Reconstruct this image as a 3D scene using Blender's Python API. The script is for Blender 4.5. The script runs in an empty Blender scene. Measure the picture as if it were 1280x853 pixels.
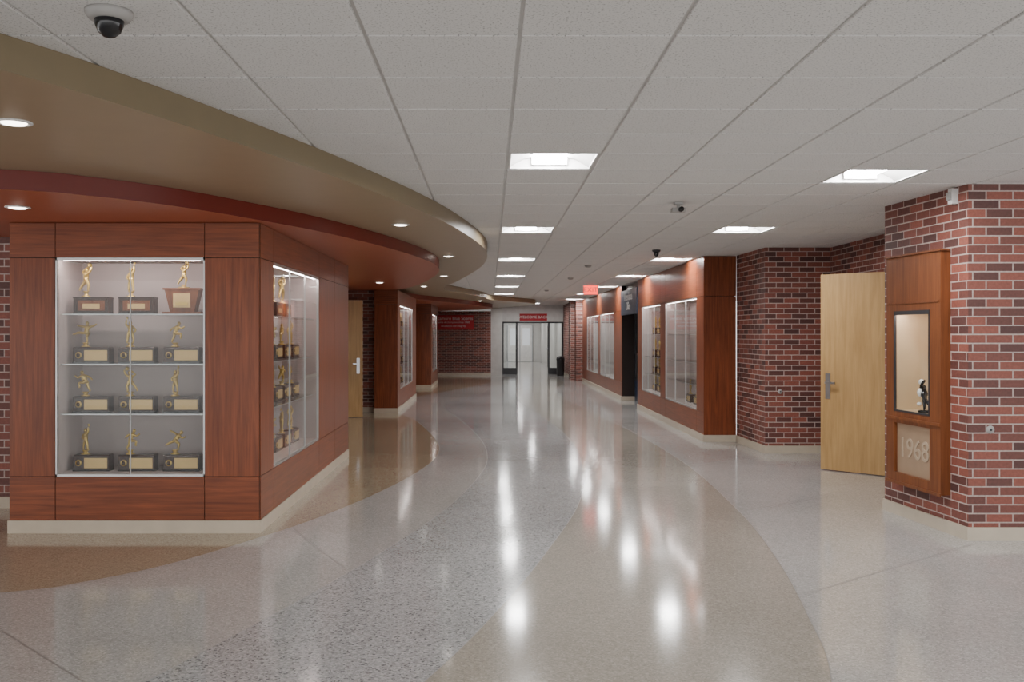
import bpy, math, random
from mathutils import Vector, Matrix
random.seed(4)
scene = bpy.context.scene
COL = scene.collection

# ------------------------------------------------------------------ materials
def new_mat(name):
    m = bpy.data.materials.new(name); m.use_nodes = True
    nt = m.node_tree
    return m, nt, nt.nodes, nt.links, nt.nodes['Principled BSDF']

def simple(name, col, rough=0.5, metal=0.0, var=0.06, scale=6.0, spec=0.5):
    m, nt, N, L, P = new_mat(name)
    tc = N.new('ShaderNodeTexCoord'); no = N.new('ShaderNodeTexNoise')
    no.inputs['Scale'].default_value = scale; no.inputs['Detail'].default_value = 3
    L.new(tc.outputs['Object'], no.inputs['Vector'])
    r = N.new('ShaderNodeValToRGB')
    r.color_ramp.elements[0].position = 0.3; r.color_ramp.elements[1].position = 0.7
    r.color_ramp.elements[0].color = [c*(1-var) for c in col]+[1]
    r.color_ramp.elements[1].color = [min(1, c*(1+var)) for c in col]+[1]
    L.new(no.outputs['Fac'], r.inputs['Fac']); L.new(r.outputs['Color'], P.inputs['Base Color'])
    P.inputs['Roughness'].default_value = rough; P.inputs['Metallic'].default_value = metal
    P.inputs['Specular IOR Level'].default_value = spec
    return m

def emis(name, col, s):
    m, nt, N, L, P = new_mat(name)
    P.inputs['Base Color'].default_value = (*col, 1)
    P.inputs['Emission Color'].default_value = (*col, 1)
    P.inputs['Emission Strength'].default_value = s
    return m

def wood(name, c0, c1, horiz=False, rough=0.3, fs=38):
    m, nt, N, L, P = new_mat(name)
    tc = N.new('ShaderNodeTexCoord'); mp = N.new('ShaderNodeMapping')
    mp.inputs['Scale'].default_value = (1.6, fs, 1) if horiz else (fs, 1.6, 1)
    L.new(tc.outputs['UV'], mp.inputs['Vector'])
    no = N.new('ShaderNodeTexNoise'); no.inputs['Scale'].default_value = 1.0
    no.inputs['Detail'].default_value = 6; no.inputs['Roughness'].default_value = 0.65
    no.inputs['Distortion'].default_value = 0.5
    L.new(mp.outputs['Vector'], no.inputs['Vector'])
    r = N.new('ShaderNodeValToRGB')
    r.color_ramp.elements[0].position = 0.3; r.color_ramp.elements[1].position = 0.72
    r.color_ramp.elements[0].color = (*c0, 1); r.color_ramp.elements[1].color = (*c1, 1)
    L.new(no.outputs['Fac'], r.inputs['Fac'])
    n2 = N.new('ShaderNodeTexNoise'); n2.inputs['Scale'].default_value = 1.7
    L.new(tc.outputs['UV'], n2.inputs['Vector'])
    mx = N.new('ShaderNodeMixRGB'); mx.blend_type = 'MULTIPLY'; mx.inputs['Fac'].default_value = 0.3
    r2 = N.new('ShaderNodeValToRGB'); r2.color_ramp.elements[0].color = (.55, .5, .5, 1)
    r2.color_ramp.elements[0].position = .3; r2.color_ramp.elements[1].position = .7
    L.new(n2.outputs['Fac'], r2.inputs['Fac'])
    L.new(r.outputs['Color'], mx.inputs['Color1']); L.new(r2.outputs['Color'], mx.inputs['Color2'])
    L.new(mx.outputs['Color'], P.inputs['Base Color'])
    P.inputs['Roughness'].default_value = rough
    P.inputs['Specular IOR Level'].default_value = .35
    return m

def brick_mat(name):
    m, nt, N, L, P = new_mat(name)
    tc = N.new('ShaderNodeTexCoord')
    b = N.new('ShaderNodeTexBrick')
    b.inputs['Scale'].default_value = 1.0
    b.inputs['Brick Width'].default_value = 0.208
    b.inputs['Row Height'].default_value = 0.0695
    b.inputs['Mortar Size'].default_value = 0.0055
    b.inputs['Mortar Smooth'].default_value = 0.2
    b.inputs['Bias'].default_value = -0.15
    b.inputs['Color1'].default_value = (.27, .085, .06, 1)
    b.inputs['Color2'].default_value = (.055, .028, .028, 1)
    b.inputs['Mortar'].default_value = (.50, .41, .375, 1)
    L.new(tc.outputs['UV'], b.inputs['Vector'])
    no = N.new('ShaderNodeTexNoise'); no.inputs['Scale'].default_value = 45; no.inputs['Detail'].default_value = 4
    L.new(tc.outputs['UV'], no.inputs['Vector'])
    r = N.new('ShaderNodeValToRGB'); r.color_ramp.elements[0].color = (.55, .55, .55, 1)
    r.color_ramp.elements[1].color = (1.35, 1.3, 1.3, 1)
    L.new(no.outputs['Fac'], r.inputs['Fac'])
    mx = N.new('ShaderNodeMixRGB'); mx.blend_type = 'MULTIPLY'; mx.inputs['Fac'].default_value = .9
    L.new(b.outputs['Color'], mx.inputs['Color1']); L.new(r.outputs['Color'], mx.inputs['Color2'])
    L.new(mx.outputs['Color'], P.inputs['Base Color'])
    P.inputs['Roughness'].default_value = .6
    bp = N.new('ShaderNodeBump'); bp.invert = True
    bp.inputs['Strength'].default_value = .6; bp.inputs['Distance'].default_value = .007
    L.new(b.outputs['Fac'], bp.inputs['Height']); L.new(bp.outputs['Normal'], P.inputs['Normal'])
    return m

def terrazzo(name, stops, scale=110, rough=.10, contrast=1.0):
    m, nt, N, L, P = new_mat(name)
    tc = N.new('ShaderNodeTexCoord')
    v = N.new('ShaderNodeTexVoronoi'); v.inputs['Scale'].default_value = scale
    L.new(tc.outputs['Object'], v.inputs['Vector'])
    sp = N.new('ShaderNodeSeparateColor'); L.new(v.outputs['Color'], sp.inputs['Color'])
    r = N.new('ShaderNodeValToRGB'); cr = r.color_ramp; cr.interpolation = 'CONSTANT'
    while len(cr.elements) < len(stops): cr.elements.new(0.5)
    for e, (p, c) in zip(cr.elements, stops):
        e.position = p; e.color = (*c, 1)
    L.new(sp.outputs['Red'], r.inputs['Fac'])
    n2 = N.new('ShaderNodeTexNoise'); n2.inputs['Scale'].default_value = 1.1; n2.inputs['Detail'].default_value = 4
    L.new(tc.outputs['Object'], n2.inputs['Vector'])
    r2 = N.new('ShaderNodeValToRGB'); r2.color_ramp.elements[0].color = (.84, .84, .84, 1)
    r2.color_ramp.elements[1].color = (1.08, 1.08, 1.08, 1)
    L.new(n2.outputs['Fac'], r2.inputs['Fac'])
    mx = N.new('ShaderNodeMixRGB'); mx.blend_type = 'MULTIPLY'; mx.inputs['Fac'].default_value = 1
    L.new(r.outputs['Color'], mx.inputs['Color1']); L.new(r2.outputs['Color'], mx.inputs['Color2'])
    L.new(mx.outputs['Color'], P.inputs['Base Color'])
    mr = N.new('ShaderNodeMapRange'); mr.inputs['To Min'].default_value = rough*.8; mr.inputs['To Max'].default_value = rough*1.25
    L.new(n2.outputs['Fac'], mr.inputs['Value']); L.new(mr.outputs['Result'], P.inputs['Roughness'])
    P.inputs['Specular IOR Level'].default_value = .85
    return m

def tile_mat(name):
    m, nt, N, L, P = new_mat(name)
    tc = N.new('ShaderNodeTexCoord')
    v = N.new('ShaderNodeTexNoise'); v.inputs['Scale'].default_value = 110; v.inputs['Detail'].default_value = 4
    v.inputs['Roughness'].default_value = .6
    L.new(tc.outputs['Object'], v.inputs['Vector'])
    r = N.new('ShaderNodeValToRGB')
    r.color_ramp.elements[0].position = .34; r.color_ramp.elements[0].color = (.28, .275, .27, 1)
    r.color_ramp.elements[1].position = .44; r.color_ramp.elements[1].color = (.68, .67, .66, 1)
    L.new(v.outputs['Fac'], r.inputs['Fac']); L.new(r.outputs['Color'], P.inputs['Base Color'])
    P.inputs['Roughness'].default_value = .9
    bp = N.new('ShaderNodeBump'); bp.inputs['Strength'].default_value = .25; bp.inputs['Distance'].default_value = .003
    L.new(v.outputs['Fac'], bp.inputs['Height']); L.new(bp.outputs['Normal'], P.inputs['Normal'])
    return m

def glass_mat(name):
    m, nt, N, L, P = new_mat(name)
    N.remove(P); out = N['Material Output']
    t = N.new('ShaderNodeBsdfTransparent'); t.inputs['Color'].default_value = (.965, .98, .975, 1)
    g = N.new('ShaderNodeBsdfGlossy'); g.inputs['Roughness'].default_value = .02
    lw = N.new('ShaderNodeLayerWeight'); lw.inputs['Blend'].default_value = .5
    pw = N.new('ShaderNodeMath'); pw.operation = 'POWER'; pw.inputs[1].default_value = 5
    L.new(lw.outputs['Facing'], pw.inputs[0])
    ma = N.new('ShaderNodeMath'); ma.operation = 'MULTIPLY_ADD'; ma.inputs[1].default_value = .6; ma.inputs[2].default_value = .02
    L.new(pw.outputs[0], ma.inputs[0])
    mx = N.new('ShaderNodeMixShader')
    L.new(ma.outputs[0], mx.inputs['Fac']); L.new(t.outputs[0], mx.inputs[1]); L.new(g.outputs[0], mx.inputs[2])
    L.new(mx.outputs[0], out.inputs['Surface'])
    return m

WA, WB_ = (.125, .028, .009), (.30, .080, .027)
M_wv = wood('cherry_wood_vertical', WA, WB_)
M_wh = wood('cherry_wood_horizontal', WA, WB_, True)
M_oak = wood('stained_oak', (.13, .038, .012), (.26, .085, .028), rough=.4)
M_birch = wood('birch_door_veneer', (.40, .24, .095), (.54, .345, .15), rough=.35, fs=25)
M_brick = brick_mat('red_brick')
M_tile = tile_mat('acoustic_tile')
M_bar = simple('grid_bar_white', (.50, .49, .48), .5)
M_gapd = simple('dark_gap', (.02, .012, .01), .8)
M_cream = simple('cream_base', (.56, .49, .39), .35)
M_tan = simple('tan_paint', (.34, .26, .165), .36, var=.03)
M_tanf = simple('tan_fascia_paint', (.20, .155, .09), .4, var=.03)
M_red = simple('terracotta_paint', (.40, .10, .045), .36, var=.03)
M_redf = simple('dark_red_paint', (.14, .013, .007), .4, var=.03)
M_white = simple('white_paint', (.74, .73, .72), .5)
M_int = simple('case_lining', (.47, .395, .385), .7, var=.02)
M_niche = simple('niche_lining', (.55, .42, .27), .7, var=.02)
M_alu = simple('aluminium', (.5, .5, .5), .35, .8)
M_dark = simple('dark_bronze', (.03, .03, .035), .35)
M_navy = simple('navy_sign', (.02, .035, .07), .4)
M_black = simple('black_plastic', (.01, .01, .012), .15)
M_grey = simple('grey_plastic', (.35, .34, .33), .5)
M_gold = simple('gold_metal', (.60, .42, .13), .36, .6)
M_plate = simple('gold_plate', (.66, .46, .20), .45, .3)
M_wal = wood('walnut_base', (.022, .007, .004), (.06, .02, .01), True, .3)
M_glass = glass_mat('clear_glass')
M_banner = simple('red_banner', (.45, .02, .03), .6)
M_txt = simple('white_letters', (.8, .8, .8), .5)
M_etch = simple('etched_glass', (.34, .235, .155), .3)
M_etch2 = simple('etched_lettering', (.45, .35, .255), .5)
M_pale = simple('pale_wall', (.60, .59, .57), .5)
M_steel = simple('steel', (.45, .46, .48), .3, 1)
M_lamp = emis('lamp_basket', (1, .985, .97), 112)
M_lampw = emis('downlight_lens', (1, .92, .82), 9)
M_tube = emis('case_tube', (1, .86, .82), 60)
M_exit = emis('exit_letters', (1, .05, .03), 3)
M_win = emis('door_pane_glow', (.6, .62, .65), .5)  # far door panes: brightness put into the material as emission, no lamp behind
T_light = terrazzo('terrazzo_light', [(0, (.35, .345, .335)), (.2, (.42, .41, .395)), (.6, (.46, .45, .435)), (.88, (.53, .52, .50))])
T_grey = terrazzo('terrazzo_grey', [(0, (.17, .175, .18)), (.09, (.33, .335, .34)), (.4, (.41, .415, .42)), (.8, (.50, .50, .505))], scale=95)
T_beige = terrazzo('terrazzo_beige', [(0, (.31, .285, .245)), (.2, (.36, .33, .285)), (.6, (.40, .365, .315)), (.88, (.45, .415, .365))])
T_tan = terrazzo('terrazzo_tan', [(0, (.27, .22, .15)), (.2, (.34, .285, .20)), (.6, (.38, .32, .23)), (.88, (.43, .37, .28))])
M_joint = simple('zinc_divider', (.20, .19, .18), .4)

# ------------------------------------------------------------------ mesh builder
class B:
    def __init__(s): s.v = []; s.f = []; s.m = []; s.sm = []; s.mats = []
    def mi(s, mat):
        if mat not in s.mats: s.mats.append(mat)
        return s.mats.index(mat)
    def add(s, vs, fs, mat, smooth=False, M=None):
        o = len(s.v)
        for p in vs:
            p = Vector(p); s.v.append((M @ p) if M else p)
        k = s.mi(mat)
        for f in fs:
            s.f.append([i+o for i in f]); s.m.append(k); s.sm.append(smooth)
    def box(s, x0, x1, y0, y1, z0, z1, mat, M=None):
        if x0 > x1: x0, x1 = x1, x0
        if y0 > y1: y0, y1 = y1, y0
        vs = [(x, y, z) for z in (z0, z1) for y in (y0, y1) for x in (x0, x1)]
        s.add(vs, [(0, 2, 3, 1), (4, 5, 7, 6), (0, 1, 5, 4), (2, 6, 7, 3), (0, 4, 6, 2), (1, 3, 7, 5)], mat, M=M)
    def taper(s, x0, x1, y0, y1, z0, X0, X1, Y0, Y1, z1, mat, M=None):
        vs = [(x0, y0, z0), (x1, y0, z0), (x0, y1, z0), (x1, y1, z0), (X0, Y0, z1), (X1, Y0, z1), (X0, Y1, z1), (X1, Y1, z1)]
        s.add(vs, [(0, 2, 3, 1), (4, 5, 7, 6), (0, 1, 5, 4), (2, 6, 7, 3), (0, 4, 6, 2), (1, 3, 7, 5)], mat, M=M)
    def prism(s, poly, z0, z1, mat):
        n = len(poly)
        vs = [(x, y, z0) for x, y in poly]+[(x, y, z1) for x, y in poly]
        fs = [list(range(n))[::-1], list(range(n, 2*n))]+[(i, (i+1) % n, n+(i+1) % n, n+i) for i in range(n)]
        s.add(vs, fs, mat)
    def lathe(s, prof, c, mat, n=24, M=None, smooth=True, axis='z'):
        vs = []
        for r, h in prof:
            for i in range(n):
                a = 2*math.pi*i/n
                p = (r*math.cos(a), r*math.sin(a), h)
                if axis == 'x': p = (p[2], p[0], p[1])
                if axis == 'y': p = (p[0], p[2], p[1])
                vs.append((c[0]+p[0], c[1]+p[1], c[2]+p[2]))
        fs = []
        for k in range(len(prof)-1):
            for i in range(n):
                j = (i+1) % n
                fs.append((k*n+i, k*n+j, (k+1)*n+j, (k+1)*n+i))
        fs.append(list(range(n))[::-1]); fs.append([(len(prof)-1)*n+i for i in range(n)])
        s.add(vs, fs, mat, smooth, M)
    def ball(s, c, r, mat, sz=1, n=12, M=None):
        prof = [(max(1e-4, r*math.sin(math.pi*k/8)), -r*sz*math.cos(math.pi*k/8)) for k in range(9)]
        s.lathe(prof, c, mat, n, M)
    def obj(s, name, loc=(0, 0, 0), parent=None):
        me = bpy.data.meshes.new(name)
        me.from_pydata([tuple(p) for p in s.v], [], s.f)
        for mt in s.mats: me.materials.append(mt)
        uv = me.uv_layers.new(name='UVMap')
        for i, p in enumerate(me.polygons):
            p.material_index = s.m[i]; p.use_smooth = s.sm[i]
            n = p.normal
            ax = max(range(3), key=lambda k: abs(n[k]))
            for li in p.loop_indices:
                co = me.vertices[me.loops[li].vertex_index].co
                uv.data[li].uv = (co.y, co.z) if ax == 0 else ((co.x, co.z) if ax == 1 else (co.x, co.y))
        o = bpy.data.objects.new(name, me); o.location = loc
        COL.objects.link(o)
        if parent: o.parent = parent
        return o

def text_geo(body, size, extrude=.003):
    cu = bpy.data.curves.new('t', 'FONT'); cu.body = body; cu.size = size; cu.extrude = extrude
    cu.align_x = 'CENTER'; cu.align_y = 'CENTER'
    ob = bpy.data.objects.new('t', cu); COL.objects.link(ob)
    dg = bpy.context.evaluated_depsgraph_get(); dg.update()
    me = ob.evaluated_get(dg).to_mesh()
    vs = [tuple(v.co) for v in me.vertices]; fs = [tuple(p.vertices) for p in me.polygons]
    ob.evaluated_get(dg).to_mesh_clear()
    bpy.data.objects.remove(ob); bpy.data.curves.remove(cu)
    return vs, fs
def T_faceY(c): return Matrix.Translation(c) @ Matrix(((1, 0, 0, 0), (0, 0, -1, 0), (0, 1, 0, 0), (0, 0, 0, 1)))
def T_faceX(c): return Matrix.Translation(c) @ Matrix(((0, 0, -1, 0), (-1, 0, 0, 0), (0, 1, 0, 0), (0, 0, 0, 1)))

# ------------------------------------------------------------------ curves
def dense(pts, n=10):
    out = []
    P = [pts[0]]+pts+[pts[-1]]
    for i in range(1, len(P)-2):
        p0, p1, p2, p3 = P[i-1:i+3]
        for k in range(n):
            t = k/n
            q = []
            for a in (0, 1):
                q.append(.5*((2*p1[a])+(-p0[a]+p2[a])*t+(2*p0[a]-5*p1[a]+4*p2[a]-p3[a])*t*t+(-p0[a]+3*p1[a]-3*p2[a]+p3[a])*t**3))
            out.append(tuple(q))
    out.append(pts[-1])
    return out
cA = dense([(4.6, -11), (4.9, -7.5), (5.3, -4.9), (5.87, -3.03), (6.15, -2.6), (6.59, -2.24), (7.31, -1.88), (8.34, -1.47), (9.9, -1.05), (11.5, -.77), (12.9, -.69), (14.6, -.84), (17.5, -1.35), (19.6, -1.95), (21.6, -2.2), (24, -1.95), (26.7, -1.17), (30, -.3), (32.4, .1), (34.5, -.3), (36.3, -1.5), (38, -2.6)])
cB = dense([(-1.5, -11), (-.5, -7), (.6, -4.6), (1.7, -3.2), (2.7, -2.35), (3.64, -1.9), (4.18, -1.66), (5.13, -1.33), (6.62, -.88), (8.6, -.42), (10.7, -.12), (12.35, -.03), (14.6, -.15), (18.3, -.62), (20.3, -.95), (22, -1.0), (24, -.6), (26.3, -.15), (28, .02), (30, .8), (32, 1.55), (34.5, 1.2), (37.9, .1)])
cC = dense([(-8, -4), (0, -1.9), (2.5, -1.0), (4.37, -.30), (5.55, .06), (6.98, .42), (8.96, .84), (11.04, 1.09), (14.4, 1.22), (18.6, 1.02), (23, .7), (28, .9), (33, 1.9), (38, 1.2), (60, 1.2)])
cD = dense([(-8, -2.5), (0, -.3), (2.5, .9), (4.37, 1.575), (5.4, 1.81), (6.73, 2.04), (8.55, 2.25), (11.7, 2.42), (15.6, 2.34), (20.6, 2.05), (26.4, 1.8), (32, 2.5), (38, 2.2), (60, 2.2)])
def fx(c, y):
    if y <= c[0][0]: return c[0][1]
    for a, b in zip(c, c[1:]):
        if a[0] <= y <= b[0] and b[0] > a[0]:
            return a[1]+(b[1]-a[1])*(y-a[0])/(b[0]-a[0])
    return c[-1][1]

H = 2.764
# ------------------------------------------------------------------ floor
XL, XR = -9.0, 9.0
b = B()
ys = [-6+.5*i for i in range(13)]
y = .1
while y < 40: ys.append(y); y += .08
ys += [45, 58]
rows = []
for y in ys:
    a = max(XL+.001, fx(cA, y)) if y < 38 else -2.6
    if y < 4.7: a = XL+.001
    bb = max(a+.001, XL+.002, fx(cB, y))
    if y > 37.9: bb = .1
    c = max(bb+.001, fx(cC, y)); d = max(c+.001, fx(cD, y))
    rows.append([XL, a, bb, c, d, XR])
mats = [T_tan, T_light, T_grey, T_beige, T_light]
for k in range(5):
    vs = []; fs = []
    for y, r in zip(ys, rows): vs += [(r[k], y, 0), (r[k+1], y, 0)]
    for i in range(len(ys)-1): fs.append((2*i, 2*i+1, 2*i+3, 2*i+2))
    b.add(vs, fs, mats[k])
b.box(XL, XR, -6, 58, -.1, -.005, M_joint)
def joint(p, q, w=.005):
    p = Vector((*p, 0)); q = Vector((*q, 0)); d = (q-p).normalized(); n = Vector((-d.y, d.x, 0))*w/2
    vs = [p-n, q-n, q+n, p+n]
    b.add([(v.x, v.y, .0006) for v in vs], [(0, 1, 2, 3)], M_joint)
for c in (cA, cB, cC, cD):
    pts = [(x, y) for y, x in c if -2 < y < 36]
    for p, q in zip(pts, pts[1:]): joint(p, q, .004)
for p, q in [((1.90, 5.81), (3.7, 7.25)), ((2.25, 8.5), (3.55, 9.6)), ((2.42, 11.6), (3.6, 12.3)), ((2.3, 16), (3.15, 16.3)),
             ((-2.64, 5.13), (-1.87, 4.37)), ((-1.62, 7.8), (-.95, 6.4)), ((-.72, 12.5), (-.03, 12.5))]:
    joint(p, q, .006)
b.obj('floor')

# ------------------------------------------------------------------ ceiling
G = .605; X0 = .1175; Y0 = 3.695
holes = set()
c1 = [-10, -3, 4, 11, 18, 25, 32, 39]
c2 = [-10, -3, 5, 11, 18, 25, 32, 39, 46]
for j in c1: holes.add((0, j))
for j in c2: holes.add((4, j))
for j in (53, 60, 67, 74, 81): holes.add((2, j))
b = B()
i0, i1 = -15, 14; j0, j1 = -15, 88
g = .0065; e = .005
for i in range(i0, i1):
    for j in range(j0, j1):
        if (i, j) in holes: continue
        x0 = X0+i*G; y0 = Y0+j*G
        xa, xb, ya, yb = x0+g, x0+G-g, y0+g, y0+G-g
        vs = [(xa, ya, 2.774), (xb, ya, 2.774), (xb, yb, 2.774), (xa, yb, 2.774),
              (xa+e, ya+e, H), (xb-e, ya+e, H), (xb-e, yb-e, H), (xa+e, yb-e, H)]
        b.add(vs, [(7, 6, 5, 4), (0, 4, 5, 1), (1, 5, 6, 2), (2, 6, 7, 3), (3, 7, 4, 0)], M_tile)
for i in range(i0, i1+1):
    x = X0+i*G; b.box(x-.012, x+.012, Y0+j0*G, Y0+j1*G, 2.7735, 2.79, M_bar)
for j in range(j0, j1+1):
    y = Y0+j*G; b.box(X0+i0*G, X0+i1*G, y-.012, y+.012, 2.7736, 2.789, M_bar)
b.box(X0+i0*G, X0+i1*G, Y0+j0*G, Y0+j1*G, 3.0, 3.05, M_gapd)
b.obj('ceiling')

# troffers
bb = B()
h = G/2-.013
bb.box(-h, h, -h, h, .10, .11, M_white)
for sx in (-1, 1):
    bb.box(sx*h, sx*(h-.012), -h, h, -.004, .10, M_white)
    pr = [(h-.012, .004), (h-.06, .035), (h-.11, .06), (.12, .075)]
    vs = []
    for x, z in pr: vs += [(sx*x, -h+.012, z), (sx*x, h-.012, z)]
    bb.add(vs, [(2*k, 2*k+1, 2*k+3, 2*k+2) for k in range(3)], M_white, True)
for sy in (-1, 1): bb.box(-h, h, sy*h, sy*(h-.012), -.004, .10, M_white)
vs = []
for k in range(9):
    a = math.pi*k/8
    x = -.12*math.cos(a); z = .075-.055*math.sin(a)
    vs += [(x, -h+.04, z), (x, h-.04, z)]
bb.add(vs, [(2*k, 2*k+1, 2*k+3, 2*k+2) for k in range(8)], M_lamp, True)
bb.box(-.125, .125, -h+.012, -h+.04, .02, .09, M_white); bb.box(-.125, .125, h-.04, h-.012, .02, .09, M_white)
first = None
for (i, j) in sorted(holes):
    loc = (X0+(i+.5)*G, Y0+(j+.5)*G, 2.772)
    if first is None: first = bb.obj('ceiling_light', loc)
    else:
        o = bpy.data.objects.new('ceiling_light', first.data); o.location = loc; COL.objects.link(o)

# ------------------------------------------------------------------ soffits
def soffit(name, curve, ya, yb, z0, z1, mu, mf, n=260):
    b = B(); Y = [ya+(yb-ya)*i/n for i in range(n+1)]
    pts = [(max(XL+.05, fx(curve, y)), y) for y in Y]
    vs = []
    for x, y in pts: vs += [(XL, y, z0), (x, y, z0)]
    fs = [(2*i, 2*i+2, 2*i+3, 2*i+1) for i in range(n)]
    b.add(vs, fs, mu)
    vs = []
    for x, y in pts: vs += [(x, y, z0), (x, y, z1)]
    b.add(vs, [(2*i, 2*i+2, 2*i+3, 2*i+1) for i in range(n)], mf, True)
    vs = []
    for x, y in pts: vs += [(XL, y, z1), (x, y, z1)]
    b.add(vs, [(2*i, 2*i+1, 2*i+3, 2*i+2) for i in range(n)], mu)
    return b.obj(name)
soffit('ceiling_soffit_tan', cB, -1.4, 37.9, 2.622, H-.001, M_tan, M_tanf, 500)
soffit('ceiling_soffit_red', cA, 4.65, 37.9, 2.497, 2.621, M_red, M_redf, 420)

def downlight(x, y, z):
    b = B()
    b.lathe([(.085, 0), (.085, -.006), (.068, -.008), (.062, -.004)], (0, 0, 0), M_white, 28)
    b.lathe([(.060, -.0045), (.055, -.010), (.03, -.014), (.001, -.015)], (0, 0, 0), M_lampw, 28)
    b.obj('downlight', (x, y, z))
for x, y in [(-2.29, 4.57), (-.83, 8.84), (-.54, 12.4), (-.8, 16.6), (-4.6, 3.4), (-1.4, 20.2), (-.3, 29)]: downlight(x, y, 2.622)
for x, y in [(-3.33, 6.7), (-1.9, 16.4), (-5.4, 6.7), (-2.6, 14.5)]: downlight(x, y, 2.497)

# ------------------------------------------------------------------ figures
def skin_fig(J, R, E):
    names = list(J)
    me = bpy.data.meshes.new('f'); me.from_pydata([J[k] for k in names], [(names.index(a), names.index(c)) for a, c in E], [])
    ob = bpy.data.objects.new('f', me); COL.objects.link(ob)
    md = ob.modifiers.new('s', 'SKIN'); md.use_smooth_shade = True
    for k, sv in zip(names, me.skin_vertices[0].data):
        sv.radius = (R[k], R[k]); sv.use_root = (k == 'pe')
    sb = ob.modifiers.new('u', 'SUBSURF'); sb.levels = 1
    dg = bpy.context.evaluated_depsgraph_get(); dg.update()
    ev = ob.evaluated_get(dg); m2 = ev.to_mesh()
    vs = [tuple(v.co) for v in m2.vertices]; fs = [tuple(p.vertices) for p in m2.polygons]
    ev.to_mesh_clear(); bpy.data.objects.remove(ob); bpy.data.meshes.remove(me)
    return vs, fs
RAD = dict(pe=.11, ch=.125, ne=.05, he=.055, ls=.065, le=.052, lh=.042, rs=.065, re=.052, rh=.042, li=.088, lk=.068, la=.046, lt=.04, ri=.088, rk=.068, ra=.046, rt=.04)
ED = [('pe', 'ch'), ('ch', 'ne'), ('ne', 'he'), ('ch', 'ls'), ('ls', 'le'), ('le', 'lh'), ('ch', 'rs'), ('rs', 're'), ('re', 'rh'),
      ('pe', 'li'), ('li', 'lk'), ('lk', 'la'), ('la', 'lt'), ('pe', 'ri'), ('ri', 'rk'), ('rk', 'ra'), ('ra', 'rt')]
KX = 1.5
def pose(pe, ch, he, le, lh, re, rh, lk, la, rk, ra):
    J = {}
    def p3(p, y=0): return (p[0]*KX, y, p[1])
    J['pe'] = p3(pe); J['ch'] = p3(ch)
    ne = ((ch[0]*.4+he[0]*.6), (ch[1]*.4+he[1]*.6)); J['ne'] = p3(ne); J['he'] = p3(he)
    J['ls'] = (ch[0]*KX+.08, -.085, ch[1]+.03); J['le'] = p3(le, -.11); J['lh'] = p3(lh, -.09)
    J['rs'] = (ch[0]*KX-.08, .085, ch[1]+.03); J['re'] = p3(re, .11); J['rh'] = p3(rh, .09)
    J['li'] = (pe[0]*KX+.06, -.06, pe[1]-.06); J['lk'] = p3(lk, -.06); J['la'] = p3(la, -.06); J['lt'] = (la[0]*KX+.08, -.06, la[1]-.015)
    J['ri'] = (pe[0]*KX-.06, .06, pe[1]-.06); J['rk'] = p3(rk, .06); J['ra'] = p3(ra, .06); J['rt'] = (ra[0]*KX+.08, .06, ra[1]-.015)
    return J
POSES = [
    pose((0, .52), (.07, .74), (.12, .92), (.22, .68), (.33, .80), (-.12, .70), (-.2, .56), (.21, .44), (.17, .22), (-.05, .29), (-.14, .04)),
    pose((0, .50), (0, .73), (.02, .92), (.15, .88), (.18, 1.08), (-.14, .84), (.04, 1.06), (.10, .27), (.06, .04), (-.12, .29), (-.22, .06)),
    pose((-.02, .52), (-.06, .74), (-.05, .93), (.12, .80), (.26, .86), (-.22, .82), (-.34, .92), (.2, .50), (.36, .42), (-.02, .28), (-.04, .04)),
    pose((0, .5), (.1, .69), (.2, .84), (.24, .58), (.36, .66), (-.06, .84), (-.2, .94), (.14, .30), (.1, .04), (-.18, .34), (-.34, .22)),
    pose((0, .52), (0, .75), (0, .94), (.12, .90), (.10, 1.12), (-.15, .62), (-.10, .5), (.07, .28), (.08, .04), (-.07, .28), (-.09, .04)),
]
FIGS = [skin_fig(p, RAD, ED) for p in POSES]

def put_fig(b, k, x, y, z, hgt, mir=False):
    vs, fs = FIGS[k]
    zmin = min(v[2] for v in vs)
    sx = -hgt if mir else hgt
    M = Matrix.Translation((x, y, z-zmin*hgt)) @ Matrix.Diagonal((sx, hgt, hgt, 1))
    b.add(vs, [f[::-1] for f in fs] if mir else fs, M_gold, True, M)
    h = POSES[k]['he']
    b.ball((x+h[0]*sx, y, z-zmin*hgt+(h[2]+.01)*hgt), .085*hgt, M_gold, 1.2)
    if k == 1: b.ball((x+.16*sx, y, z-zmin*hgt+1.13*hgt), .10*hgt, M_gold)
    if k == 4: b.lathe([(.001, -.002), (.010, .0), (.005, .008), (.012, .02), (.001, .022)], (x+.15*sx, y, z-zmin*hgt+1.14*hgt), M_gold, 10)

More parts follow.
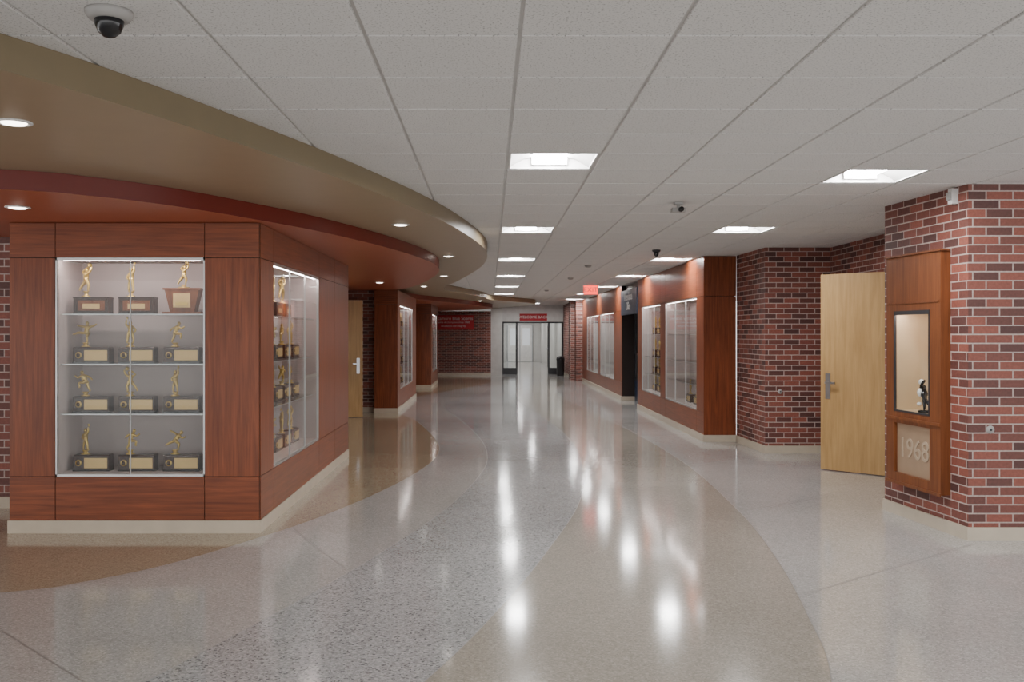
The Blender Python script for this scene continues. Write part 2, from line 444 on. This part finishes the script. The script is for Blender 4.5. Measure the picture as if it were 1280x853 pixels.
def trophy_mesh(k, mir, style):
    b = B()
    if style == 'box':
        W, D, Hh = .30, .11, .135
        b.taper(-W/2, W/2, -D/2, D/2, 0, -W/2, W/2, -D/2, D/2, .012, M_black)
        b.box(-W/2+.004, W/2-.004, -D/2+.004, D/2-.004, .012, Hh-.01, M_wal)
        b.taper(-W/2, W/2, -D/2, D/2, Hh-.01, -W/2+.01, W/2-.01, -D/2+.01, D/2-.01, Hh, M_wal)
        b.box(-W/2+.095, W/2-.016, -D/2, -D/2+.006, .026, Hh-.026, M_plate)
        b.box(-W/2+.100, W/2-.021, -D/2-.001, -D/2+.003, .031, Hh-.031, M_plate)
        b.lathe([(.001, -.004), (.024, -.003), (.028, .004)], (-W/2+.048, -D/2, .068), M_gold, 18, axis='y')
        b.lathe([(.001, -.0065), (.015, -.006), (.017, .0)], (-W/2+.048, -D/2, .068), M_wal, 18, axis='y')
        cx = -W/2+.085
        b.lathe([(.036, 0), (.034, .008), (.020, .012), (.017, .024), (.026, .030), (.026, .036), (.001, .036)], (cx, 0, Hh), M_gold, 18)
        put_fig(b, k, cx, 0, Hh+.035, .17, mir)
    elif style == 'tall':
        W, D, Hh = .29, .12, .14
        b.box(-W/2, W/2, -D/2, D/2, 0, .012, M_black)
        b.box(-W/2+.004, W/2-.004, -D/2+.004, D/2-.004, .012, Hh-.012, M_wal)
        b.box(-W/2, W/2, -D/2, D/2, Hh-.012, Hh, M_wal)
        b.box(-W/2+.04, W/2-.03, -D/2, -D/2+.006, .028, Hh-.028, M_oak)
        b.box(-W/2+.08, W/2-.07, -D/2-.002, -D/2+.006, .045, Hh-.055, M_plate)
        cx = -W/2+.085
        b.lathe([(.036, 0), (.034, .01), (.018, .016), (.014, .035), (.024, .045), (.024, .05), (.001, .05)], (cx, 0, Hh), M_gold, 18)
        put_fig(b, k, cx, 0, Hh+.049, .19, mir)
    else:
        b.box(-.16, .16, -.07, .07, 0, .02, M_oak)
        b.taper(-.10, .10, -.05, .05, .02, -.14, .14, -.06, .06, .20, M_oak)
        b.box(-.155, .155, -.065, .065, .20, .215, M_oak)
        b.box(-.07, .07, -.062, -.052, .055, .17, M_plate)
        b.box(-.05, .05, -.066, -.058, .07, .10, M_gold)
        b.lathe([(.05, 0), (.045, .01), (.02, .014), (.018, .03), (.001, .03)], (0, 0, .215), M_gold, 18)
        put_fig(b, k, 0, 0, .244, .16, mir)
    return b
TM = {}
def trophy(k, mir, style, x, y, z, rot=0, sc=1.0):
    key = (k, mir, style)
    if key not in TM:
        o = trophy_mesh(k, mir, style).obj('trophy'); TM[key] = o.data
    else:
        o = bpy.data.objects.new('trophy', TM[key]); COL.objects.link(o)
    o.location = (x, y, z); o.rotation_euler = (0, 0, rot); o.scale = (sc, sc, sc)

# ------------------------------------------------------------------ glazed joinery
def case_face(b, MP, cols, rows, depth, shelves, tube=True, slide=0):
    z0, za, zb, z1 = rows; g = .003
    for u0, u1, t in cols:
        for r, (p, q) in enumerate([(z0, za), (za, zb), (zb, z1)]):
            if t == 'glass' and r == 1: continue
            MP(u0+g, u1-g, 0, .02, p+g, q-g, M_wh if r != 1 else M_wv)
        if t == 'wood':
            MP(u0, u1, .02, depth, z0, z1, M_gapd)
        else:
            MP(u0, u1, .02, depth, z0, za-.0, M_gapd); MP(u0, u1, .02, depth, zb, z1, M_gapd)
            MP(u0, u1, .03, depth, za, za+.02, M_int); MP(u0, u1, .03, depth, zb-.012, zb, M_int)
            MP(u0, u0+.012, .03, depth, za, zb, M_int); MP(u1-.012, u1, .03, depth, za, zb, M_int)
            MP(u0, u1, depth-.015, depth, za, zb, M_int)
            f = .012
            MP(u0, u1, .004, .03, za, za+f+.006, M_alu); MP(u0, u1, .004, .03, zb-f-.01, zb, M_alu)
            MP(u0, u0+f, .004, .03, za, zb, M_alu); MP(u1-f, u1, .004, .03, za, zb, M_alu)
            MP(u0+f, u1-f, .014, .019, za+f, zb-f, M_glass)
            for k in range(slide):
                uu = u0+(u1-u0)*(k+1)/(slide+1)
                MP(uu-.003, uu+.003, .008, .022, za+f, zb-f, M_alu)
            for zs in shelves:
                MP(u0+.015, u1-.015, .06, depth-.02, zs-.009, zs, M_glass)
                MP(u0+.015, u1-.015, .058, .06, zs-.009, zs, M_alu)
            if tube: MP(u0+.05, u1-.05, .034, .055, zb-.022, zb-.013, M_tube)

SH = [1.765, 1.36, .955]
rows = (.103, .455, 2.215, 2.495)
b = B()
def MPf(u0, u1, w0, w1, z0, z1, m): b.box(u0, u1, 7.63+w0, 7.63+w1, z0, z1, m)
case_face(b, MPf, [(-3.86, -3.49, 'wood'), (-3.49, -2.29, 'glass'), (-2.29, -1.85, 'wood')], rows, .5, SH, slide=1)
def MPs(u0, u1, w0, w1, z0, z1, m): b.box(-1.845-w1, -1.845-w0, u0, u1, z0, z1, m)
case_face(b, MPs, [(7.651, 8.11, 'wood'), (8.11, 10.28, 'glass'), (10.28, 11.32, 'wood'), (11.32, 12.4, 'wood')], rows, .42, SH, slide=2)
b.box(-3.86, -2.27, 8.131, 12.39, .103, 2.49, M_wv)
b.box(-3.86, -1.85, 12.39, 12.41, .103, 2.49, M_wv)
b.obj('trophy_case')
b = B(); b.box(-3.87, -1.84, 7.62, 12.42, 0, .102, M_cream); b.obj('baseboard_trophy_case')

zb0 = .475
lay = [[(1, False), (4, False), None], [(2, True), (4, True), (0, False)], [(0, True), (1, True), (4, False)], [(4, False), (0, False), (3, False)]]
levels = [1.765, 1.36, .955, zb0]
xs = [-3.27, -2.90, -2.53]
for r in range(4):
    for c in range(3):
        if r == 0 and c == 2: trophy(1, False, 'plaque', xs[c], 7.86, levels[r]+.0)
        else:
            k, mir = lay[r][c]
            trophy(k, mir, 'tall' if r == 0 else 'box', xs[c], 7.84, levels[r])
for r in range(4):
    for c in range(5):
        if r == 0 and c > 3: continue
        trophy((r+2*c) % 5, (c+r) % 2 == 0, 'tall' if r == 0 else 'box', -2.08, 8.36+c*.40, levels[r], math.pi/2)

b = B()
def MPs(u0, u1, w0, w1, z0, z1, m): b.box(-1.86-w1, -1.86-w0, u0, u1, z0, z1, m)
case_face(b, MPs, [(19.22, 19.75, 'wood'), (19.75, 22.9, 'glass'), (22.9, 24.0, 'wood')], rows, .40, SH, slide=2)
b.box(-2.33, -1.861, 19.2, 19.219, .103, 2.2, M_wv); b.box(-2.33, -1.861, 19.2, 19.219, 2.206, 2.495, M_wh)
b.box(-2.33, -2.261, 19.22, 24, .103, 2.495, M_wv)
b.obj('display_case')
b = B(); b.box(-2.34, -1.85, 19.19, 24.01, 0, .102, M_cream); b.obj('baseboard_left_case')
for r in range(4):
    for c in range(4): trophy((r+c) % 5, c % 2 == 0, 'box', -2.08, 20.1+c*.7, levels[r], math.pi/2)
b = B()
def MPs(u0, u1, w0, w1, z0, z1, m): b.box(-1.72-w1, -1.72-w0, u0, u1, z0, z1, m)
case_face(b, MPs, [(28.02, 28.6, 'wood'), (28.6, 30.9, 'glass'), (30.9, 31.5, 'wood')], rows, .40, SH, slide=1)
b.box(-2.3, -1.721, 28.0, 28.019, .103, 2.2, M_wv); b.box(-2.3, -1.721, 28.0, 28.019, 2.206, 2.495, M_wh)
b.box(-2.3, -2.121, 28.02, 31.5, .103, 2.495, M_wv)
b.obj('display_case')
b = B(); b.box(-2.31, -1.71, 27.99, 31.51, 0, .102, M_cream); b.obj('baseboard_left_end')

rowsR = (.103, .43, 2.17, H-.004)
b = B()
def MPr(u0, u1, w0, w1, z0, z1, m): b.box(3.18+w0, 3.18+w1, u0, u1, z0, z1, m)
case_face(b, MPr, [(14.12, 14.6, 'wood'), (14.6, 17.2, 'glass'), (17.2, 17.7, 'wood'), (17.7, 19.85, 'glass'), (19.85, 20.4, 'wood')], rowsR, .46, [1.6, 1.15, .8], slide=2)
b.box(3.181, 3.66, 14.1, 14.119, .103, 2.16, M_wv); b.box(3.181, 3.66, 14.1, 14.119, 2.166, H-.004, M_wv)
b.obj('display_case')
b = B()
case_face(b, MPr, [(22.9, 24.3, 'wood'), (24.3, 27.3, 'glass'), (27.3, 27.8, 'wood'), (27.8, 31.0, 'glass'), (31.0, 32.4, 'wood')], rowsR, .46, [1.6, 1.15, .8], slide=2)
b.obj('display_case')
b = B(); b.box(3.165, 3.67, 14.09, 20.4, 0, .102, M_cream); b.box(3.165, 3.67, 22.9, 32.4, 0, .102, M_cream); b.obj('baseboard_right_cases')
for c in range(3): trophy((c*2) % 5, False, 'box', 3.42, 15.0+c*.55, .45, -math.pi/2)
for z in (1.6, 1.15, .8, .45):
    for c in range(4): trophy((c+1) % 5, c % 2 == 0, 'box', 3.42, 17.98+c*.5, z, -math.pi/2)
for (ya, yb, z0, z1) in [(17.9, 18.8, 1.25, 1.52), (18.9, 19.7, 1.7, 2.0), (17.9, 18.7, 1.7, 2.05), (18.9, 19.7, 1.22, 1.5), (17.9, 18.8, .86, 1.08)]:
    b = B(); b.box(3.612, 3.624, ya, yb, z0, z1, M_banner); b.box(3.609, 3.613, ya+.2, yb-.2, z0+.1, z1-.1, M_txt); b.obj('red_pennant')
for (ya, z0) in [(24.6, 1.65), (25.7, 1.65), (24.8, 1.2), (26.3, 1.2), (28.2, 1.65), (29.5, 1.65), (28.4, .85), (30, .85)]:
    b = B(); b.box(3.60, 3.624, ya, ya+.5, z0, z0+.36, M_wal); b.box(3.597, 3.602, ya+.04, ya+.46, z0+.04, z0+.32, M_plate); b.obj('framed_plaque')

b = B()
b.box(3.5, 3.6, 20.4, 22.9, 0, .5, M_navy)
b.box(3.48, 3.6, 20.4, 22.9, .5, .55, M_dark)
for y in (20.4, 21.2, 22.05, 22.84): b.box(3.5, 3.57, y, y+.06, .55, 2.3, M_dark)
b.box(3.5, 3.57, 20.4, 22.9, 2.1, 2.16, M_dark); b.box(3.5, 3.57, 20.4, 22.9, 1.1, 1.14, M_dark)
b.box(3.53, 3.535, 20.46, 22.84, .55, 2.1, M_glass)
b.box(3.75, 3.8, 20.4, 22.9, .0, 2.3, M_grey)
b.obj('window_1')
b = B(); b.box(3.3, 3.8, 20.4, 22.9, 2.3, H, M_grey); b.obj('wall_office_header')
b = B(); b.box(3.16, 3.2, 20.45, 22.85, 2.05, 2.62, M_navy)
for dz, s in ((.12, 'Attendance'), (-.1, 'Office')):
    vs, fs = text_geo(s, .26); b.add(vs, fs, M_txt, M=T_faceX((3.158, 21.65, 2.335+dz)))
b.box(3.2, 3.3, 20.5, 20.56, 2.4, 2.5, M_dark); b.box(3.2, 3.3, 22.7, 22.76, 2.4, 2.5, M_dark)
b.obj('office_sign')

# ------------------------------------------------------------------ brick walls
def wallp(name, poly, z0=0, z1=H, mat=None):
    b = B(); b.prism(poly, z0, z1, mat or M_brick); return b.obj(name)
P0 = Vector((3.71, 7.36, 0)); P1 = Vector((3.60, 8.65, 0)); du = (P1-P0).normalized(); dn = Vector((-du.y, du.x, 0))
if dn.x > 0: dn = -dn
FM = Matrix(((du.x, dn.x, 0, P0.x), (du.y, dn.y, 0, P0.y), (0, 0, 1, 0), (0, 0, 0, 1)))
ua, ub = .24, 1.10
def fpt(u, w):
    p = FM @ Vector((u, w, 0)); return (p.x, p.y)
b = B()
colp = [(3.71, 7.36), (9, 7.36), (9, 8.65), (3.60, 8.65)]
b.prism(colp, 0, .93, M_brick); b.prism(colp, 1.80, H, M_brick)
b.prism(colp+[fpt(ub-.13, 0), fpt(ub-.13, -.25), fpt(ua+.16, -.25), fpt(ua+.16, 0)], .93, 1.80, M_brick)
b.obj('brick_column')
wallp('wall_right_recess', [(4.58, 10.5), (4.8, 10.5), (4.8, 12.95), (4.58, 12.95)])
wallp('wall_right_lintel', [(4.58, 8.66), (4.8, 8.66), (4.8, 10.5), (4.58, 10.5)], 2.34, H)
wallp('wall_right_pier', [(3.70, 12.75), (4.575, 12.75), (4.575, 14.09), (3.665, 14.09)])
wallp('wall_left', [(-8.9, 8.75), (-3.865, 8.75), (-3.865, 9.0), (-8.9, 9.0)], 0, 2.496)
wallp('wall_left_alcove', [(-3.5, 12.42), (-3.3, 12.42), (-3.3, 16.9), (-3.5, 16.9)], 0, 2.496)
wallp('wall_left_alcove_far', [(-3.5, 19.5), (-2.34, 19.5), (-2.34, 19.75), (-3.5, 19.75)], 0, 2.496)
wallp('wall_left_far', [(-3.5, 19.76), (-3.3, 19.76), (-3.3, 36.9), (-3.5, 36.9)], 0, 2.496)
wallp('wall_back', [(-3.5, 37.0), (.05, 37.0), (.05, 37.2), (-3.5, 37.2)], 0, 2.496)
wallp('wall_right_far', [(2.95, 32.42), (3.66, 32.42), (3.66, 38.0), (2.95, 38.0)])
wallp('brick_column', [(2.80, 32.9), (2.949, 32.9), (2.949, 33.6), (2.80, 33.6)])
wallp('wall_right_room', [(5.9, 8.66), (6.0, 8.66), (6.0, 12.9), (5.9, 12.9)], mat=M_pale)
wallp('wall_left_room', [(-5.0, 16.0), (-4.9, 16.0), (-4.9, 19.5), (-5.0, 19.5)], 0, 2.496, M_pale)

def bb_poly(name, poly): wallp(name, poly, 0, .103, M_cream)
bb_poly('baseboard_right_near', [(3.697, 7.345), (9, 7.345), (9, 7.359), (3.713, 7.359), (3.599, 8.66), (3.585, 8.66)])
bb_poly('baseboard_right_pier', [(3.685, 12.735), (4.575, 12.735), (4.575, 12.749), (3.699, 12.749), (3.664, 14.085), (3.65, 14.085)])
bb_poly('baseboard_right_recess', [(4.565, 10.55), (4.579, 10.55), (4.579, 12.73), (4.565, 12.73)])
bb_poly('baseboard_left', [(-8.9, 8.735), (-3.88, 8.735), (-3.88, 8.749), (-8.9, 8.749)])
bb_poly('baseboard_left_alcove', [(-3.299, 12.43), (-3.285, 12.43), (-3.285, 16.9), (-3.299, 16.9)])
bb_poly('baseboard_left_alcove_far', [(-3.28, 19.485), (-2.35, 19.485), (-2.35, 19.499), (-3.28, 19.499)])
bb_poly('baseboard_left_far', [(-3.299, 19.8), (-3.285, 19.8), (-3.285, 36.95), (-3.299, 36.95)])
bb_poly('baseboard_back', [(-3.28, 36.985), (.05, 36.985), (.05, 36.999), (-3.28, 36.999)])
bb_poly('baseboard_right_far', [(2.935, 33.62), (2.949, 33.62), (2.949, 37.9), (2.935, 37.9)])

wallp('wall_end_left', [(.051, 37.2), (.5, 37.2), (.5, 38.2), (.051, 38.2)], 0, H, M_pale)
wallp('wall_end_header', [(.501, 38.0), (2.949, 38.0), (2.949, 38.2), (.501, 38.2)], 2.10, H, M_white)
wallp('wall_beyond_left', [(.3, 38.25), (.5, 38.25), (.5, 55), (.3, 55)], 0, H, M_pale)
wallp('wall_beyond_right', [(2.96, 38.25), (3.16, 38.25), (3.16, 55), (2.96, 55)], 0, H, M_pale)
wallp('wall_beyond_end', [(.3, 55.01), (3.16, 55.01), (3.16, 55.2), (.3, 55.2)], 0, H, M_pale)
b = B()
for x in (.505, 1.06, 2.34, 2.885): b.box(x, x+.06, 38.02, 38.14, 0, 2.098, M_dark)
b.box(.505, 2.945, 38.02, 38.14, 2.04, 2.098, M_dark)
b.box(.565, 1.06, 38.06, 38.10, 0, .25, M_dark); b.box(2.40, 2.885, 38.06, 38.10, 0, .25, M_dark)
b.box(.565, 1.06, 38.075, 38.085, .25, 2.04, M_glass); b.box(2.40, 2.885, 38.075, 38.085, .25, 2.04, M_glass)
b.obj('door_frame')
def far_leaf(x, s):
    b = B()
    y0 = 38.16
    b.box(x, x+s*.045, y0, y0+.1, .01, 2.03, M_dark); b.box(x, x+s*.045, y0+.5, y0+.6, .01, 2.03, M_dark)
    b.box(x, x+s*.045, y0, y0+.6, .01, .25, M_dark); b.box(x, x+s*.045, y0, y0+.6, 1.93, 2.03, M_dark)
    b.box(x+s*.02, x+s*.026, y0+.1, y0+.5, .25, 1.93, M_glass)
    b.box(x+s*.045, x+s*.10, y0+.08, y0+.55, 1.0, 1.04, M_steel)
    return b
far_leaf(1.06, 1).obj('door_3'); far_leaf(2.40, -1).obj('door_4')
b = B()
b.box(1.0, 2.5, 54.9, 55.0, 0, 2.15, M_steel)
for x in (1.06, 1.78): b.box(x, x+.66, 54.86, 54.9, .02, 2.1, M_white)
for x in (1.06, 1.78): b.box(x+.12, x+.54, 54.85, 54.86, .95, 1.95, M_win)
b.obj('door_5')

b = B(); b.box(-2.2, -.62, 36.975, 36.995, 1.78, 2.34, M_banner)
for dz, s, sz in ((.15, 'Sycamore Blue Scores', .17), (0, 'home of champions since 1968', .10), (-.14, 'excellence and integrity', .10)):
    vs, fs = text_geo(s, sz); b.add(vs, fs, M_txt, M=T_faceY((-1.41, 36.972, 2.06+dz)))
b.obj('red_wall_banner')
b = B(); b.box(1.2, 2.3, 37.975, 37.995, 2.14, 2.42, M_banner)
vs, fs = text_geo('WELCOME BACK', .15); b.add(vs, fs, M_txt, M=T_faceY((1.75, 37.972, 2.28)))
b.obj('red_header_banner')

def exit_sign(x, y):
    b = B(); b.box(-.17, .17, -.025, .025, -.25, -.03, M_white); b.box(-.16, .16, -.028, -.024, -.24, -.04, M_exit)
    b.box(-.07, .07, -.05, .05, -.03, 0, M_white)
    vs, fs = text_geo('EXIT', .16); b.add(vs, fs, M_txt, M=T_faceY((0, -.03, -.14)))
    b.obj('exit_sign', (x, y, H))
exit_sign(2.34, 22.0)

# ------------------------------------------------------------------ doors
def leaf(name, hx, hy, ang, w, h, hand):
    b = B()
    b.box(0, w, -.022, .022, 0, h, M_birch)
    zx = w-.09
    for s in (-1, 1):
        b.box(zx-.03, zx+.03, s*.022, s*.027, .83, 1.13, M_steel)
        b.lathe([(.012, 0), (.012, s*.05)], (zx, s*.025, 1.02), M_steel, 12, axis='y')
        b.box(zx-.11, zx+.012, s*.065, s*.083, 1.008, 1.032, M_steel)
    for z in (.2, 1.1, h-.25): b.lathe([(.012, -.05), (.012, .05)], (-.008, .022, z), M_steel, 10)
    o = b.obj(name, (hx, hy, .012)); o.rotation_euler = (0, 0, ang)
leaf('door_1', 4.555, 10.56, math.atan2(.66, -.63), .915, 2.29, 1)
leaf('door_2', -3.27, 18.05, math.atan2(.25, .82), .86, 2.24, 1)
b = B()
b.box(4.57, 4.81, 10.44, 10.499, 0, 2.339, M_steel); b.box(4.57, 4.81, 9.5, 9.56, 0, 2.339, M_steel); b.box(4.57, 4.81, 9.56, 10.44, 2.28, 2.339, M_steel)
b.obj('door_frame')
wallp('wall_right_recess_near', [(4.58, 8.66), (4.8, 8.66), (4.8, 9.49), (4.58, 9.49)], 0, 2.339)
b = B()
b.box(-3.51, -3.29, 16.92, 16.98, 0, 2.3, M_steel); b.box(-3.51, -3.29, 17.96, 18.02, 0, 2.3, M_steel); b.box(-3.51, -3.29, 16.98, 17.96, 2.24, 2.3, M_steel)
b.obj('door_frame')
wallp('wall_left_alcove_mid', [(-3.5, 18.03), (-3.3, 18.03), (-3.3, 19.49), (-3.5, 19.49)], 0, 2.496)
wallp('wall_left_alcove_lintel', [(-3.5, 16.91), (-3.3, 16.91), (-3.3, 18.02), (-3.5, 18.02)], 2.305, 2.496)

# ------------------------------------------------------------------ memorial shadow box on the column
b = B()
def fb(u0, u1, w0, w1, z0, z1, m): b.box(u0, u1, w0, w1, z0, z1, m, M=FM)
wa, wb = ua+.16, ub-.13
fb(ua, wa, .001, .085, .31, 2.27, M_oak); fb(wb, ub, .001, .085, .31, 2.27, M_oak)
fb(wa, wb, .001, .085, 1.80, 2.27, M_oak)
fb(wa, wb, .001, .085, .83, .93, M_oak)
fb(wa, wb, .001, .085, .31, .40, M_oak)
fb(wa, wb, .001, .02, .40, .83, M_oak)
fb(ua-.015, ub+.015, .02, .10, 2.27, 2.285, M_oak); fb(ua-.01, ub+.01, .085, .095, .30, .325, M_oak)
fb(ua+.02, ub-.02, .085, .092, 1.86, 1.875, M_oak); fb(ua-.0, ub, .085, .097, .86, .885, M_oak)
fb(wa+.002, wb-.002, -.248, -.236, .932, 1.798, M_niche)
fb(wa+.001, wa+.01, -.236, .07, .932, 1.798, M_niche); fb(wb-.01, wb-.001, -.236, .07, .932, 1.798, M_niche)
fb(wa+.01, wb-.01, -.236, .07, .932, .94, M_niche); fb(wa+.01, wb-.01, -.236, .07, 1.785, 1.798, M_niche)
fb(wa+.05, wb-.05, .03, .055, 1.772, 1.784, M_tube)
fb(wa, wb, .076, .080, .93, 1.80, M_glass)
for (p, q) in ((wa-.001, wa+.016), (wb-.016, wb+.001)): fb(p, q, .070, .0885, .93, 1.80, M_dark)
fb(wa, wb, .070, .0885, .93, .945, M_dark); fb(wa, wb, .070, .0885, 1.765, 1.80, M_dark)
fb(wa+.01, wb-.01, .03, .06, .40, .83, M_etch)
vs, fs = text_geo('1968', .24, .004)
TM2 = FM @ Matrix.Translation(((ua+ub)/2+.015, .062, .615)) @ Matrix(((-1, 0, 0, 0), (0, 0, 1, 0), (0, 1, 0, 0), (0, 0, 0, 1)))
b.add(vs, fs, M_etch2, M=TM2)
b.obj('memorial_shadow_box')
b = B()
ctr = FM @ Vector((wa+.21, .01, .9405))
b.lathe([(.05, 0), (.05, .018), (.03, .024), (.001, .024)], (0, 0, 0), M_black, 20)
vs, fs = FIGS[3]; zm = min(v[2] for v in vs)
b.add(vs, fs, M_black, True, Matrix.Translation((0, 0, .022-zm*.27)) @ Matrix.Rotation(math.pi/2, 4, 'Z') @ Matrix.Diagonal((.2, .25, .27, 1)))
b.ball((0, .055, .022-zm*.27+.235), .024, M_txt)
b.ball((-.025, .02, .17), .026, M_txt, 1.4)
b.ball((-.02, .05, .07), .020, M_txt, .8)
b.obj('statuette', ctr)

def dome(name, x, y, r, bodym):
    b = B()
    b.lathe([(r, 0), (r, -.012), (r*.85, -.03), (r*.6, -.034)], (0, 0, 0), bodym, 28)
    b.lathe([(r*.62, -.03), (r*.6, -.05), (r*.48, -.075), (r*.25, -.092), (.001, -.097)], (0, 0, 0), M_black, 28)
    b.obj(name, (x, y, H))
dome('security_camera', -1.37, 3.42, .083, M_grey)
dome('security_camera', 2.3, 13.1, .06, M_dark)
def smoke(x, y):
    b = B(); b.lathe([(.06, 0), (.06, -.015), (.045, -.035), (.02, -.042), (.001, -.042)], (0, 0, 0), M_grey, 24)
    b.obj('smoke_detector', (x, y, H))
smoke(1.66, 16.0); smoke(1.67, 19.6); smoke(1.5, 25)
b = B(); b.box(-.035, .035, -.035, .035, -.02, 0, M_grey); b.box(-.012, .012, -.012, .012, -.05, -.02, M_grey)
b.box(-.06, .06, -.05, .04, -.085, -.05, M_grey); b.lathe([(.022, 0), (.022, -.05)], (.01, -.05, -.068), M_black, 14, axis='y')
b.obj('ceiling_sensor', (1.67, 8.4, H))
b = B(); b.box(-.03, .03, -.05, 0, -.06, .06, M_white); b.taper(-.022, .022, -.065, -.05, -.03, -.022, .022, -.075, -.05, .03, M_grey)
o = b.obj('motion_sensor', (3.694, 7.52, 2.69)); o.rotation_euler = (0, 0, -math.pi/2+.085)
def outlet(x, y, z):
    b = B(); b.lathe([(.001, -.012), (.022, -.012), (.028, -.004), (.032, -.003), (.032, 0)], (0, 0, 0), M_grey, 20, axis='y')
    b.lathe([(.001, -.014), (.010, -.013), (.010, -.01)], (0, 0, 0), M_dark, 14, axis='y')
    b.obj('wall_outlet', (x, y, z))
outlet(3.88, 7.359, .86); outlet(3.9, 12.749, .83)

b = B()
b.lathe([(.12, 0), (.14, .02), (.15, .6), (.16, .61), (.16, .65), (.13, .72), (.06, .76), (.001, .76)], (0, 0, 0), M_dark, 28)
b.box(-.07, .07, -.158, -.12, .62, .70, M_black)
b.obj('trash_can', (2.72, 36.5, 0))

# ------------------------------------------------------------------ world + camera
w = bpy.data.worlds.new('World'); scene.world = w; w.use_nodes = True
bg = w.node_tree.nodes['Background']; bg.inputs['Color'].default_value = (1, .99, .98, 1); bg.inputs['Strength'].default_value = 2.6
cam = bpy.data.cameras.new('camera'); co = bpy.data.objects.new('camera', cam); COL.objects.link(co)
co.location = (0, 0, 1.6); co.rotation_euler = (math.pi/2, 0, 0)
cam.sensor_width = 36; cam.lens = 36*1187/1280
cam.shift_x = 28/1280; cam.shift_y = -8.5/1280
cam.clip_end = 200
scene.camera = co
